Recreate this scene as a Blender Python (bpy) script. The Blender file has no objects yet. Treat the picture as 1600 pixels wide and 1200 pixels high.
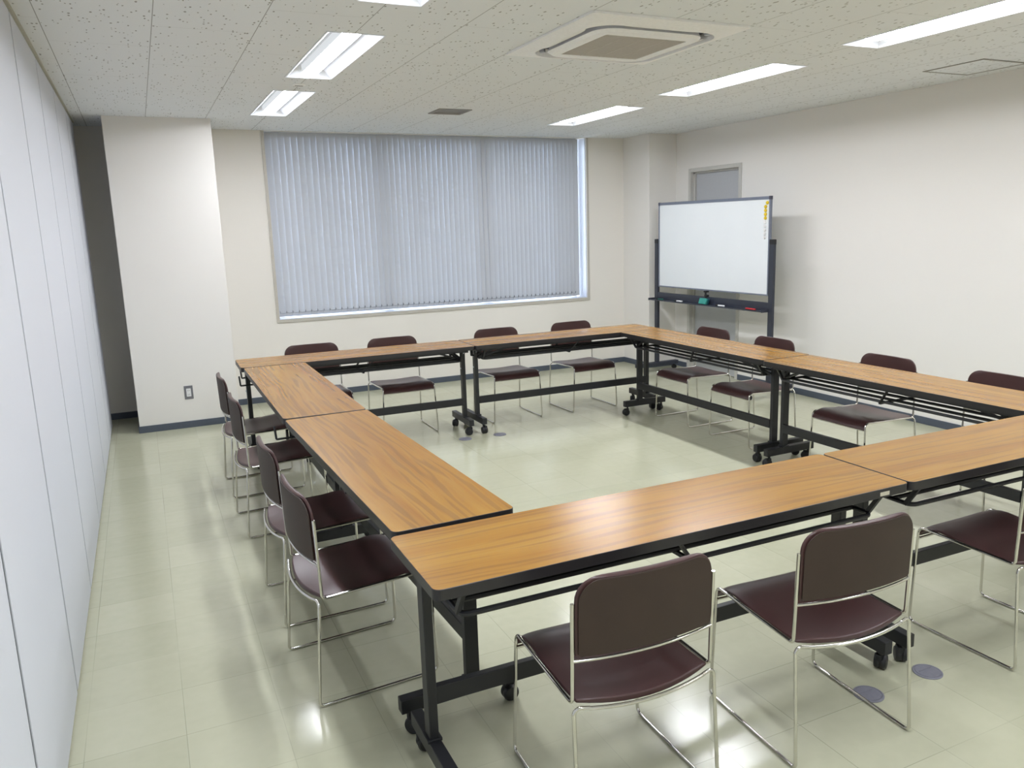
import bpy, bmesh, math, random
from mathutils import Vector, Matrix
random.seed(7)
PI = math.pi
scn = bpy.context.scene
col = scn.collection
HC = 2.653            # ceiling height
W = 0.4364           # table depth
XL, XR = -0.9916, 5.0292
YB, YF = 6.4377, -4.4
KS = 1.0244            # ceiling fittings scale

# ------------------------------------------------------------------ materials
def lin(r, g, b):
    f = lambda c: (c/255/12.92) if c/255 <= 0.04045 else ((c/255+0.055)/1.055)**2.4
    return (f(r), f(g), f(b), 1)

class NT:
    def __init__(s, name):
        s.m = bpy.data.materials.new(name); s.m.use_nodes = True
        s.t = s.m.node_tree; s.n = s.t.nodes; s.l = s.t.links
        s.b = s.n['Principled BSDF']; s.out = s.n['Material Output']
    def node(s, typ, **kw):
        n = s.n.new(typ)
        for k, v in kw.items(): setattr(n, k, v)
        return n
    def link(s, a, b): s.l.new(a, b)
    def val(s, inp, v):
        if hasattr(v, 'is_linked') or isinstance(v, bpy.types.NodeSocket): s.link(v, inp)
        else: inp.default_value = v
    def math(s, op, a, b=None, c=None, clamp=False):
        n = s.node('ShaderNodeMath', operation=op, use_clamp=clamp)
        s.val(n.inputs[0], a)
        if b is not None: s.val(n.inputs[1], b)
        if c is not None: s.val(n.inputs[2], c)
        return n.outputs[0]
    def mix(s, f, a, b):
        n = s.node('ShaderNodeMix', data_type='RGBA')
        s.val(n.inputs[0], f); s.val(n.inputs[6], a); s.val(n.inputs[7], b)
        return n.outputs[2]
    def noise(s, vec, scale, detail=3, rough=0.5, dist=0):
        n = s.node('ShaderNodeTexNoise'); s.link(vec, n.inputs['Vector'])
        n.inputs['Scale'].default_value = scale; n.inputs['Detail'].default_value = detail
        n.inputs['Roughness'].default_value = rough; n.inputs['Distortion'].default_value = dist
        return n.outputs['Fac']
    def coord(s, scale=(1, 1, 1), rnd=False):
        tc = s.node('ShaderNodeTexCoord'); o = tc.outputs['Object']
        if rnd:
            oi = s.node('ShaderNodeObjectInfo')
            a = s.node('ShaderNodeVectorMath', operation='ADD'); s.link(o, a.inputs[0])
            m = s.math('MULTIPLY', oi.outputs['Random'], 37.0); s.link(m, a.inputs[1]); o = a.outputs[0]
        mp = s.node('ShaderNodeMapping'); s.link(o, mp.inputs['Vector']); mp.inputs['Scale'].default_value = scale
        return mp.outputs[0]
    def ramp(s, f, stops):
        n = s.node('ShaderNodeValToRGB'); s.link(f, n.inputs[0]); e = n.color_ramp.elements
        while len(e) < len(stops): e.new(0.5)
        for i, (p, c) in enumerate(stops): e[i].position = p; e[i].color = c
        return n.outputs[0]
    def bump(s, h, strength=0.2, dist=0.01):
        n = s.node('ShaderNodeBump'); n.inputs['Strength'].default_value = strength
        n.inputs['Distance'].default_value = dist; s.link(h, n.inputs['Height'])
        s.link(n.outputs[0], s.b.inputs['Normal'])
    def color(s, c): s.val(s.b.inputs['Base Color'], c)
    def rough(s, v): s.val(s.b.inputs['Roughness'], v)
    def metal(s, v): s.b.inputs['Metallic'].default_value = v
    def spec(s, v): s.b.inputs['Specular IOR Level'].default_value = v

def simple(name, c, rough=0.5, metal=0, spec=0.5, var=0.04, scale=60, bump=0.0):
    t = NT(name); v = t.coord()
    n = t.noise(v, scale, 3)
    d = tuple(max(0, x*(1-var*2)) for x in c[:3])+(1,)
    t.color(t.mix(n, d, tuple(min(1, x*(1+var)) for x in c[:3])+(1,)))
    t.rough(rough); t.metal(metal); t.spec(spec)
    if bump: t.bump(n, bump, 0.002)
    return t.m

def mat_wall(name, c):
    t = NT(name); v = t.coord()
    n1 = t.noise(v, 420, 2); n2 = t.noise(v, 1.3, 2)
    lines = t.noise(t.coord((6, 6, 160)), 6, 2)
    k = t.math('ADD', t.math('MULTIPLY', n1, 0.6), t.math('MULTIPLY', lines, 0.4))
    a = tuple(x*0.965 for x in c[:3])+(1,)
    t.color(t.mix(k, a, c)); t.rough(0.75); t.spec(0.25); t.bump(k, 0.18, 0.0015)
    return t.m

def mat_floor():
    t = NT('vinyl_floor_tile'); v = t.coord()
    sx = t.node('ShaderNodeSeparateXYZ'); t.link(v, sx.inputs[0])
    S = 0.3122
    u = t.math('DIVIDE', t.math('ADD', sx.outputs[0], 0.637+S*20), S)
    w = t.math('DIVIDE', t.math('SUBTRACT', sx.outputs[1], 0.857-S*30), S)
    fu, fw = t.math('FRACT', u), t.math('FRACT', w)
    cu, cw = t.math('FLOOR', u), t.math('FLOOR', w)
    def edge(f): return t.math('MINIMUM', f, t.math('SUBTRACT', 1.0, f))
    e = t.math('MINIMUM', edge(fu), edge(fw))
    cmb = t.node('ShaderNodeCombineXYZ'); t.link(cu, cmb.inputs[0]); t.link(cw, cmb.inputs[1])
    wn = t.node('ShaderNodeTexWhiteNoise', noise_dimensions='2D'); t.link(cmb.outputs[0], wn.inputs['Vector'])
    rnd = wn.outputs['Value']
    # joints show only here and there: old waxed tile
    vis = t.ramp(t.noise(v, 1.1, 2), [(0.38, (0, 0, 0, 1)), (0.62, (1, 1, 1, 1))])
    joint = t.math('LESS_THAN', e, 0.0042)
    jamt = t.math('MULTIPLY', joint, t.math('MULTIPLY_ADD', vis, 0.32, 0.06))
    mott = t.noise(v, 22, 1, 0.5)
    streak = t.noise(t.coord((1.5, 9, 1)), 2, 1, 0.5)
    k = t.math('ADD', t.math('MULTIPLY_ADD', mott, 0.14, 0.2), t.math('MULTIPLY', streak, 0.1))
    k = t.math('ADD', k, t.math('MULTIPLY', rnd, 0.12))
    base = t.ramp(k, [(0.2, lin(188, 188, 162)), (0.4, lin(198, 198, 172)), (0.6, lin(206, 205, 181))])
    t.color(t.mix(jamt, base, lin(84, 80, 62)))
    t.rough(0.17); t.spec(0.65)
    h = t.math('MULTIPLY', t.noise(v, 5, 1), 0.5)
    h = t.math('SUBTRACT', h, t.math('MULTIPLY', joint, 0.15))
    t.bump(h, 0.1, 0.006)
    return t.m

def mat_ceiling():
    t = NT('fissured_ceiling_tile'); v = t.coord()
    sx = t.node('ShaderNodeSeparateXYZ'); t.link(v, sx.inputs[0])
    S = 0.4625
    u = t.math('DIVIDE', t.math('ADD', sx.outputs[0], 0.9002+S*20), S)
    cu, fu = t.math('FLOOR', u), t.math('FRACT', u)
    odd = t.math('MULTIPLY', t.math('MODULO', cu, 2.0), 0.466)
    w = t.math('DIVIDE', t.math('ADD', t.math('SUBTRACT', sx.outputs[1], 2.013-0.932*20), odd), 0.932)
    fw = t.math('FRACT', w)
    def edge(f): return t.math('MINIMUM', f, t.math('SUBTRACT', 1.0, f))
    j1 = t.math('LESS_THAN', edge(fu), 0.0042); j2 = t.math('LESS_THAN', edge(fw), 0.0015)
    j = t.math('MAXIMUM', j1, t.math('MULTIPLY', j2, 0.5))
    # fissures: short dark worm pits
    vo = t.node('ShaderNodeTexVoronoi', feature='F1'); t.link(t.coord((1.0, 0.42, 1.0)), vo.inputs['Vector'])
    vo.inputs['Scale'].default_value = 56; vo.inputs['Randomness'].default_value = 1
    n = t.noise(v, 30, 2)
    size = t.math('MULTIPLY_ADD', n, 0.6, -0.07)
    sep = t.node('ShaderNodeSeparateColor'); t.link(vo.outputs['Color'], sep.inputs[0])
    keep = t.math('GREATER_THAN', sep.outputs[0], 0.66)
    pit = t.math('MULTIPLY', t.math('LESS_THAN', vo.outputs['Distance'], size), keep)
    fine = t.noise(v, 300, 2)
    base = t.mix(fine, lin(229, 232, 235), lin(238, 241, 243))
    c = t.mix(t.math('MULTIPLY', pit, 0.62), base, lin(92, 86, 70))
    c = t.mix(t.math('MULTIPLY', j, 0.6), c, lin(80, 78, 70))
    t.color(c); t.rough(0.9); t.spec(0.15)
    h = t.math('SUBTRACT', t.math('MULTIPLY', fine, 0.3), t.math('MAXIMUM', pit, j))
    t.bump(h, 0.35, 0.003)
    return t.m

def mat_wood():
    t = NT('teak_laminate')
    warp = t.noise(t.coord((0.7, 2.0, 2), rnd=True), 1.3, 3, 0.5)
    tc = t.coord((0.8, 24, 24), rnd=True)
    ad = t.node('ShaderNodeVectorMath', operation='ADD'); t.link(tc, ad.inputs[0])
    cb = t.node('ShaderNodeCombineXYZ'); t.link(t.math('MULTIPLY', warp, 3.2), cb.inputs[1]); t.link(cb.outputs[0], ad.inputs[1])
    wide = t.noise(ad.outputs[0], 0.55, 1, 0.5)
    lines = t.noise(ad.outputs[0], 2.3, 0, 0.5)
    fine = t.noise(t.coord((3.0, 120, 120), rnd=True), 1.3, 1, 0.5)
    k = t.math('ADD', t.math('MULTIPLY', wide, 0.6), t.math('MULTIPLY', fine, 0.12))
    k = t.math('ADD', k, t.math('MULTIPLY', lines, 0.28))
    D = lambda r, g, b: tuple(x*0.56 for x in lin(r, g, b)[:3])+(1,)
    base = t.ramp(k, [(0.3, D(194, 131, 42)), (0.45, D(209, 149, 52)), (0.56, D(217, 158, 60)), (0.72, D(227, 172, 74))])
    dark = t.ramp(lines, [(0.52, (0, 0, 0, 1)), (0.63, (1, 1, 1, 1))])
    t.color(t.mix(t.math('MULTIPLY', dark, 0.36), base, D(122, 72, 28)))
    t.rough(0.26); t.spec(0.62)
    return t.m

def mat_vinyl(name, c, rough):
    t = NT(name); v = t.coord()
    vo = t.node('ShaderNodeTexVoronoi', feature='DISTANCE_TO_EDGE'); t.link(v, vo.inputs['Vector']); vo.inputs['Scale'].default_value = 420
    n = t.noise(v, 9, 3)
    t.color(t.mix(n, tuple(x*0.8 for x in c[:3])+(1,), tuple(x*1.15 for x in c[:3])+(1,)))
    t.rough(rough+0.04); t.bump(vo.outputs['Distance'], 0.12, 0.0008)
    return t.m

def mat_emit(name, c, s):
    t = NT(name); e = t.node('ShaderNodeEmission'); e.inputs[0].default_value = c; e.inputs[1].default_value = s
    t.link(e.outputs[0], t.out.inputs[0]); t.n.remove(t.b); return t.m

def mat_glass():
    t = NT('window_glass')
    tr = t.node('ShaderNodeBsdfTransparent'); tr.inputs[0].default_value = (0.93, 0.96, 0.97, 1)
    gl = t.node('ShaderNodeBsdfGlossy'); gl.inputs['Roughness'].default_value = 0.02
    fr = t.node('ShaderNodeFresnel'); fr.inputs[0].default_value = 1.45
    mx = t.node('ShaderNodeMixShader'); t.link(fr.outputs[0], mx.inputs[0]); t.link(tr.outputs[0], mx.inputs[1]); t.link(gl.outputs[0], mx.inputs[2])
    t.link(mx.outputs[0], t.out.inputs[0]); t.n.remove(t.b); return t.m

def mat_vane():
    t = NT('blind_vane_fabric'); v = t.coord((1, 1, 1))
    n = t.noise(v, 260, 2)
    c = t.mix(n, lin(203, 205, 209), lin(213, 215, 219))
    d = t.node('ShaderNodeBsdfDiffuse'); t.link(c, d.inputs[0])
    tl = t.node('ShaderNodeBsdfTranslucent'); tl.inputs[0].default_value = lin(200, 204, 214)
    mx = t.node('ShaderNodeMixShader'); mx.inputs[0].default_value = 0.15
    t.link(d.outputs[0], mx.inputs[1]); t.link(tl.outputs[0], mx.inputs[2])
    t.link(mx.outputs[0], t.out.inputs[0]); t.n.remove(t.b); return t.m

def mat_board():
    t = NT('whiteboard_enamel'); v = t.coord()
    t.color(t.mix(t.noise(v, 3, 3), lin(232, 237, 240), lin(238, 242, 244))); t.rough(0.22); t.spec(0.4); return t.m

M = {}
M['wall'] = mat_wall('cream_wallpaper', lin(239, 235, 228))
M['wall2'] = mat_wall('pale_wallpaper', lin(239, 236, 231))
M['partition'] = mat_wall('cool_white_partition', lin(217, 220, 228))
M['groove'] = simple('dark_joint', lin(112, 114, 120), 0.7)
M['floor'] = mat_floor()
M['ceil'] = mat_ceiling()
M['wood'] = mat_wood()
M['edge'] = simple('black_edge_band', lin(40, 38, 40), 0.38, bump=0.05, scale=400)
M['steel'] = simple('black_painted_steel', lin(30, 31, 35), 0.42, scale=200)
M['rubber'] = simple('black_caster_plastic', lin(24, 25, 28), 0.5)
M['chrome'] = simple('chrome', lin(214, 212, 206), 0.12, 1.0, var=0.02, scale=30)
M['vinyl'] = mat_vinyl('burgundy_brown_vinyl', lin(72, 47, 46), 0.3)
M['shell'] = mat_vinyl('matte_brown_back', lin(56, 41, 33), 0.55)
M['piping'] = mat_vinyl('piping_vinyl', lin(84, 56, 55), 0.3)
M['base'] = simple('slate_baseboard', lin(82, 90, 103), 0.5)
M['doorgrey'] = simple('grey_painted_door', lin(190, 192, 195), 0.45)
M['framegrey'] = simple('warm_grey_door_frame', lin(204, 202, 196), 0.45)
M['winframe'] = simple('beige_window_casing', lin(196, 191, 181), 0.45)
M['alu'] = simple('aluminium_sash', lin(176, 182, 192), 0.4, 0.3)
M['sill'] = simple('white_window_sill', lin(214, 220, 232), 0.4)
M['glass'] = mat_glass()
M['vane'] = mat_vane()
M['chain'] = simple('grey_bead_chain', lin(120, 124, 132), 0.5)
M['led'] = mat_emit('led_diffuser', (0.94, 0.965, 1.03, 1), 24.0)
M['ledside'] = mat_emit('led_bar_side', (0.93, 0.97, 1.0, 1), 0.27)
M['reflector'] = simple('white_reflector', lin(232, 236, 242), 0.35)
M['acwhite'] = simple('white_ac_plastic', lin(248, 248, 248), 0.45)
M['acgrille'] = simple('grey_ac_grille', lin(198, 192, 184), 0.6)
M['acdark'] = simple('dark_slot', lin(66, 66, 84), 0.6)
M['ventgrey'] = simple('grey_vent', lin(150, 148, 146), 0.6)
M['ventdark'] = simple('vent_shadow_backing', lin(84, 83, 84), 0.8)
M['beige'] = simple('beige_paint', lin(186, 184, 172), 0.6)
M['hatch'] = simple('aluminium_hatch_trim', lin(150, 148, 142), 0.5)
M['wbframe'] = simple('whiteboard_aluminium', lin(128, 134, 150), 0.35, 0.4)
M['wbcap'] = simple('whiteboard_corner_cap', lin(70, 72, 86), 0.5)
M['wbpost'] = simple('navy_grey_stand_paint', lin(52, 56, 68), 0.45)
M['board'] = mat_board()
M['yellow'] = simple('yellow_magnet', lin(232, 200, 40), 0.3)
M['white'] = simple('white_plastic', lin(236, 236, 236), 0.35)
M['teal'] = simple('teal_felt', lin(60, 150, 140), 0.9, bump=0.2)
M['tealdark'] = simple('blue_green_plastic', lin(24, 86, 100), 0.4)
M['red'] = simple('red_marker', lin(196, 40, 44), 0.4)
M['green'] = simple('green_marker', lin(30, 96, 84), 0.4)
M['black'] = simple('black_marker', lin(30, 30, 32), 0.4)
M['outlet'] = simple('brushed_outlet_plate', lin(128, 128, 134), 0.4, 0.3)
M['metal'] = simple('worn_zinc_floor_lid', lin(140, 140, 152), 0.4, 0.15, var=0.12, scale=40)
M['sticker'] = simple('beige_sticker', lin(205, 200, 180), 0.6)

# ------------------------------------------------------------------ mesh helpers
class MB:
    def __init__(s): s.bm = bmesh.new(); s.mats = []; s.mi = 0
    def mat(s, m):
        if m not in s.mats: s.mats.append(m)
        s.mi = s.mats.index(m); return s
    def _fin(s, faces, smooth):
        for f in faces: f.material_index = s.mi; f.smooth = smooth
    def box(s, lo, hi, bev=0.0, rot=None, seg=2):
        lo, hi = Vector(lo), Vector(hi); c = (lo+hi)/2; d = hi-lo
        mtx = Matrix.Translation(c) @ (rot.to_4x4() if rot else Matrix()) @ Matrix.Diagonal((d.x, d.y, d.z, 1))
        r = bmesh.ops.create_cube(s.bm, size=1, matrix=mtx)
        vs = r['verts']; fs = list({f for v in vs for f in v.link_faces})
        s._fin(fs, False)
        if bev > 0:
            es = list({e for v in vs for e in v.link_edges})
            q = bmesh.ops.bevel(s.bm, geom=es, offset=bev, segments=seg, affect='EDGES', profile=0.5)
            s._fin(q['faces'], True)
        return s
    def bar(s, a, b, w, h, bev=0.0):
        """rectangular bar from a to b, w horizontal across, h the other way"""
        a, b = Vector(a), Vector(b); d = b-a; L = d.length; x = d.normalized()
        up = Vector((0, 0, 1)) if abs(x.z) < 0.95 else Vector((0, 1, 0))
        y = up.cross(x).normalized(); z = x.cross(y)
        R = Matrix((x, y, z)).transposed()
        c = (a+b)/2
        return s.box(c-Vector((L/2, w/2, h/2)), c+Vector((L/2, w/2, h/2)), bev, R)
    def tube(s, pts, r, n=10, closed=False, caps=True):
        pts = [Vector(p) for p in pts]; N = len(pts); rings = []
        t0 = (pts[1]-pts[0]).normalized()
        nrm = t0.orthogonal().normalized()
        for i, p in enumerate(pts):
            if closed: t = (pts[(i+1) % N]-pts[i-1]).normalized()
            elif i == 0: t = t0
            elif i == N-1: t = (pts[i]-pts[i-1]).normalized()
            else: t = ((pts[i+1]-p).normalized()+(p-pts[i-1]).normalized()).normalized()
            nrm = (nrm-t*nrm.dot(t)).normalized(); bn = t.cross(nrm)
            rings.append([s.bm.verts.new(p+r*(math.cos(2*PI*k/n)*nrm+math.sin(2*PI*k/n)*bn)) for k in range(n)])
        fs = []
        rng = range(N if closed else N-1)
        for i in rng:
            A, B = rings[i], rings[(i+1) % N]
            for k in range(n):
                fs.append(s.bm.faces.new((A[k], A[(k+1) % n], B[(k+1) % n], B[k])))
        s._fin(fs, True)
        if caps and not closed:
            s._fin([s.bm.faces.new(list(reversed(rings[0]))), s.bm.faces.new(rings[-1])], False)
        return s
    def lathe(s, prof, c=(0, 0, 0), axis='z', n=24):
        """prof: list of (radius, height)"""
        c = Vector(c); rings = []
        for (r, h) in prof:
            ring = []
            for k in range(n):
                a = 2*PI*k/n; x, y = max(r, 1e-5)*math.cos(a), max(r, 1e-5)*math.sin(a)
                p = {'z': (x, y, h), 'x': (h, x, y), 'y': (y, h, x)}[axis]
                ring.append(s.bm.verts.new(c+Vector(p)))
            rings.append(ring)
        fs = []
        for A, B in zip(rings, rings[1:]):
            for k in range(n): fs.append(s.bm.faces.new((A[k], A[(k+1) % n], B[(k+1) % n], B[k])))
        s._fin(fs, True)
        s._fin([s.bm.faces.new(list(reversed(rings[0]))), s.bm.faces.new(rings[-1])], False)
        return s
    def prism(s, poly, z0, z1, smooth=False):
        b = [s.bm.verts.new((x, y, z0)) for x, y in poly]; t = [s.bm.verts.new((x, y, z1)) for x, y in poly]
        fs = [s.bm.faces.new(list(reversed(b))), s.bm.faces.new(t)]
        n = len(poly)
        for i in range(n): fs.append(s.bm.faces.new((b[i], b[(i+1) % n], t[(i+1) % n], t[i])))
        s._fin(fs, smooth); return s
    def loft(s, loops, cap=True, smooth=False):
        """closed loops of equal count"""
        L = [[s.bm.verts.new(p) for p in lp] for lp in loops]; n = len(L[0]); fs = []
        for A, B in zip(L, L[1:]):
            for i in range(n): fs.append(s.bm.faces.new((A[i], A[(i+1) % n], B[(i+1) % n], B[i])))
        s._fin(fs, smooth)
        if cap: s._fin([s.bm.faces.new(list(reversed(L[0]))), s.bm.faces.new(L[-1])], False)
        return s
    def slab(s, top, bot, smooth=True):
        """two grids [row][col] of points joined into a closed slab"""
        T = [[s.bm.verts.new(p) for p in r] for r in top]; B = [[s.bm.verts.new(p) for p in r] for r in bot]
        R, Cn = len(T), len(T[0]); fs = []
        for i in range(R-1):
            for j in range(Cn-1):
                fs.append(s.bm.faces.new((T[i][j], T[i][j+1], T[i+1][j+1], T[i+1][j])))
                fs.append(s.bm.faces.new((B[i][j], B[i+1][j], B[i+1][j+1], B[i][j+1])))
        for j in range(Cn-1):
            fs.append(s.bm.faces.new((T[0][j+1], T[0][j], B[0][j], B[0][j+1])))
            fs.append(s.bm.faces.new((T[-1][j], T[-1][j+1], B[-1][j+1], B[-1][j])))
        for i in range(R-1):
            fs.append(s.bm.faces.new((T[i][0], T[i+1][0], B[i+1][0], B[i][0])))
            fs.append(s.bm.faces.new((T[i+1][-1], T[i][-1], B[i][-1], B[i+1][-1])))
        s._fin(fs, smooth); return s
    def build(s, name, mat=None, parent=None, norm=True, sharp=0.7):
        if norm: bmesh.ops.recalc_face_normals(s.bm, faces=s.bm.faces[:])
        for e in s.bm.edges:
            if len(e.link_faces) == 2 and e.calc_face_angle(0) > sharp: e.smooth = False
        me = bpy.data.meshes.new(name); s.bm.to_mesh(me); s.bm.free()
        for m in (s.mats or [mat]): me.materials.append(m)
        o = bpy.data.objects.new(name, me); col.objects.link(o)
        if parent: o.parent = parent
        return o

def fillet(pts, r, seg=6):
    pts = [Vector(p) for p in pts]; out = [pts[0]]
    for i in range(1, len(pts)-1):
        rr = r[i-1] if isinstance(r, (list, tuple)) else r
        a, p, b = pts[i-1], pts[i], pts[i+1]
        d1, d2 = (a-p).normalized(), (b-p).normalized()
        ang = d1.angle(d2)
        if ang > PI-0.02 or rr <= 0: out.append(p); continue
        t = min(rr/math.tan(ang/2), (a-p).length*0.49, (b-p).length*0.49); rad = t*math.tan(ang/2)
        c = p+(d1+d2).normalized()*(rad/math.sin(ang/2))
        s0, s1 = p+d1*t-c, p+d2*t-c
        full = s0.angle(s1); ax = s0.cross(s1).normalized()
        for k in range(seg+1): out.append(c+Matrix.Rotation(full*k/seg, 3, ax) @ s0)
    out.append(pts[-1]); return out

def rrect(w, h, r, n=6, cx=0, cy=0):
    out = []
    for (sx, sy, a0) in ((1, 1, 0), (-1, 1, PI/2), (-1, -1, PI), (1, -1, 3*PI/2)):
        for k in range(n+1):
            a = a0+PI/2*k/n
            out.append((cx+sx*(w/2-r)+r*math.cos(a), cy+sy*(h/2-r)+r*math.sin(a)))
    return out

def tag(o, label, cat, group=None):
    o['label'] = label; o['category'] = cat
    if group: o['group'] = group
    return o
def thing(name, label, cat, loc=(0, 0, 0), rz=0, group=None):
    o = bpy.data.objects.new(name, None); col.objects.link(o)
    o.location = loc; o.rotation_euler = (0, 0, rz); o.empty_display_size = 0.1
    return tag(o, label, cat, group)
def struct(o): o['kind'] = 'structure'; return o
def dup(root, loc, rz, label):
    def cp(o, p):
        c = o.copy(); col.objects.link(c)
        if p: c.parent = p
        for ch in list(o.children): cp(ch, c)
        return c
    r = cp(root, None); r.location = loc; r.rotation_euler = (0, 0, rz); r['label'] = label
    return r
def bevel_mod(o, w=0.003, seg=2, ang=0.6):
    m = o.modifiers.new('soft edge', 'BEVEL'); m.width = w; m.segments = seg; m.limit_method = 'ANGLE'; m.angle_limit = ang
    m.harden_normals = False
    return o

# ------------------------------------------------------------------ room shell
m = MB(); m.box((XL-0.4, YF-0.2, -0.1), (XR+0.4, YB+0.5, 0)); struct(m.build('floor', M['floor']))

LX = [(0.3528, 0.6417), (3.1597, 3.4516)]                       # troffer columns
LYS = {0: [4.1215, 2.3257, 0.4613, -1.398, -3.2316], 1: [4.1696, 2.2847, 0.446, -1.398, -3.2316]}
LLEN = 1.245*KS
AC = (1.4049, 1.5339, 2.3371, 2.5224)
VENT = (1.7563, 4.6562, 2.0482, 4.9533)
holes = [(x0, y0, x1, y0+LLEN) for c, (x0, x1) in enumerate(LX) for y0 in LYS[c]]
holes.append((AC[0]+0.06, AC[1]+0.06, AC[2]-0.06, AC[3]-0.06))
holes.append((VENT[0]+0.01, VENT[1]+0.01, VENT[2]-0.01, VENT[3]-0.01))
def holed_plane(mb, x0, x1, y0, y1, z, t, holes):
    xs = sorted({x0, x1} | {h[0] for h in holes} | {h[2] for h in holes})
    ys = sorted({y0, y1} | {h[1] for h in holes} | {h[3] for h in holes})
    for i in range(len(xs)-1):
        for j in range(len(ys)-1):
            cx, cy = (xs[i]+xs[i+1])/2, (ys[j]+ys[j+1])/2
            if any(h[0] < cx < h[2] and h[1] < cy < h[3] for h in holes): continue
            V = [mb.bm.verts.new(p) for p in ((xs[i], ys[j], z), (xs[i], ys[j+1], z), (xs[i+1], ys[j+1], z), (xs[i+1], ys[j], z))]
            mb._fin([mb.bm.faces.new(V)], False)
    bmesh.ops.remove_doubles(mb.bm, verts=mb.bm.verts[:], dist=1e-5)
    r = bmesh.ops.extrude_face_region(mb.bm, geom=mb.bm.faces[:])
    vs = [v for v in r['geom'] if isinstance(v, bmesh.types.BMVert)]
    bmesh.ops.translate(mb.bm, verts=vs, vec=(0, 0, t))
m = MB(); holed_plane(m, XL-0.1, XR+0.1, YF-0.1, YB+0.02, HC, 0.02, holes)
m.box((XL-0.4, YF-0.2, HC+0.3), (XR+0.4, YB+0.5, HC+0.4))  # unseen slab over the ceiling holes, added to keep sky light out
struct(m.build('ceiling', M['ceil']))
ZT = HC+0.3

# left wall: sliding partition panels
m = MB(); m.box((XL-0.12, YF, 0), (XL-0.005, 6.1211, ZT))
wl = struct(m.build('wall_left', M['groove']))
seams = [YF]+[-3.5902, -2.617, -1.6131, -0.6297, 0.3538, 1.3218, 2.3206, 3.3245, 4.3387, 5.3323, 6.1211]
for a, b in zip(seams, seams[1:]):
    p = MB(); p.box((XL-0.0045, a+0.014, 0.012), (XL, b-0.014, HC-0.014), 0.0015); p.build('partition_panel', M['partition'], wl)
m = MB(); m.box((XL-0.03, YF, HC-0.012), (XL+0.012, 6.1211, HC)); struct(m.build('trim_1', M['beige']))
m = MB(); m.box((XL-0.2, 6.1211, 0), (XL-0.12, YB+0.3, ZT)); struct(m.build('wall_recess', M['wall']))

# back wall with window opening
WX0, WX1, WZ0 = 0.5966, 4.1493, 0.8225
m = MB(); T = 0.3
m.box((XL-0.2, YB, 0), (WX0, YB+T, ZT)); m.box((WX1, YB, 0), (XR+0.1, YB+T, ZT))
m.box((WX0, YB, 0), (WX1, YB+T, WZ0)); m.box((WX0, YB, HC-0.004), (WX1, YB+T, ZT))
struct(m.build('wall_back', M['wall']))
m = MB(); m.box((XL-0.2, YF-0.1, 0), (XR+0.1, YF, ZT)); struct(m.build('wall_front', M['wall2']))
# right wall with door opening
DY0, DY1, DZ = 4.7679, 5.654, 2.2525
m = MB(); m.box((XR, YF, 0), (XR+0.1, DY0, ZT)); m.box((XR, DY1, 0), (XR+0.1, YB+0.1, ZT)); m.box((XR, DY0, DZ), (XR+0.1, DY1, ZT))
m.box((XR+0.1, DY0-0.1, 0), (XR+0.14, DY1+0.1, ZT))
struct(m.build('wall_right', M['wall2']))
# columns
PX0, PX1, PY = -0.7658, 0.064, 5.7011
m = MB(); m.box((PX0, PY, 0), (PX1, YB+0.01, HC+0.02), 0.004); struct(m.build('wall_column_left', M['wall2']))
QX0, QY = 4.6594, 5.8978
m = MB(); m.box((QX0, QY, 0), (XR+0.01, YB+0.01, HC+0.02), 0.004); struct(m.build('wall_column_right', M['wall2']))
# baseboards
bh, bt = 0.06, 0.008
def base(name, lo, hi):
    m = MB(); m.box(lo, hi, 0.002); struct(m.build(name, M['base']))
m = MB(); m.box((XL-0.1, YB-bt, 0), (PX0, YB, bh), 0.002); m.box((PX1, YB-bt, 0), (QX0, YB, bh), 0.002); struct(m.build('baseboard_back', M['base']))
m = MB(); m.box((PX0-bt, PY-bt, 0), (PX1+bt, PY, bh), 0.002); m.box((PX0-bt, PY, 0), (PX0, YB-bt, bh)); m.box((PX1, PY, 0), (PX1+bt, YB-bt, bh)); struct(m.build('baseboard_column_left', M['base']))
m = MB(); m.box((QX0-bt, QY-bt, 0), (XR, QY, bh), 0.002); m.box((QX0-bt, QY, 0), (QX0, YB-bt, bh)); struct(m.build('baseboard_column_right', M['base']))
m = MB(); m.box((XR-bt, YF, 0), (XR, DY0, bh), 0.002); m.box((XR-bt, DY1, 0), (XR, QY-bt, bh), 0.002); struct(m.build('baseboard_right', M['base']))

# door
d = struct(bpy.data.objects.new('door_1', None)); col.objects.link(d); d.location = (XR, (DY0+DY1)/2, 0)
hw = (DY1-DY0)/2
m = MB()
for s in (-1, 1): m.box((-0.012, min(s*hw, s*(hw-0.042)), 0), (0.085, max(s*hw, s*(hw-0.042)), DZ), 0.003)
m.box((-0.012, -hw+0.042, DZ-0.042), (0.085, hw-0.042, DZ), 0.003)
m.box((0.03, hw-0.07, 0), (0.085, hw-0.042, DZ-0.042)); m.box((0.03, -hw+0.042, DZ-0.06), (0.085, hw-0.042, DZ-0.042))
m.build('door_frame', M['framegrey'], d)
m = MB(); m.box((0.05, -hw+0.044, 0.006), (0.09, hw-0.071, DZ-0.062), 0.003); m.build('door_leaf', M['doorgrey'], d)
m = MB(); m.tube(fillet([(0.05, -hw+0.12, 1.0), (0.0, -hw+0.12, 1.0), (0.0, -hw+0.24, 1.0)], 0.012), 0.009); m.build('door_handle', M['alu'], d)

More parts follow.
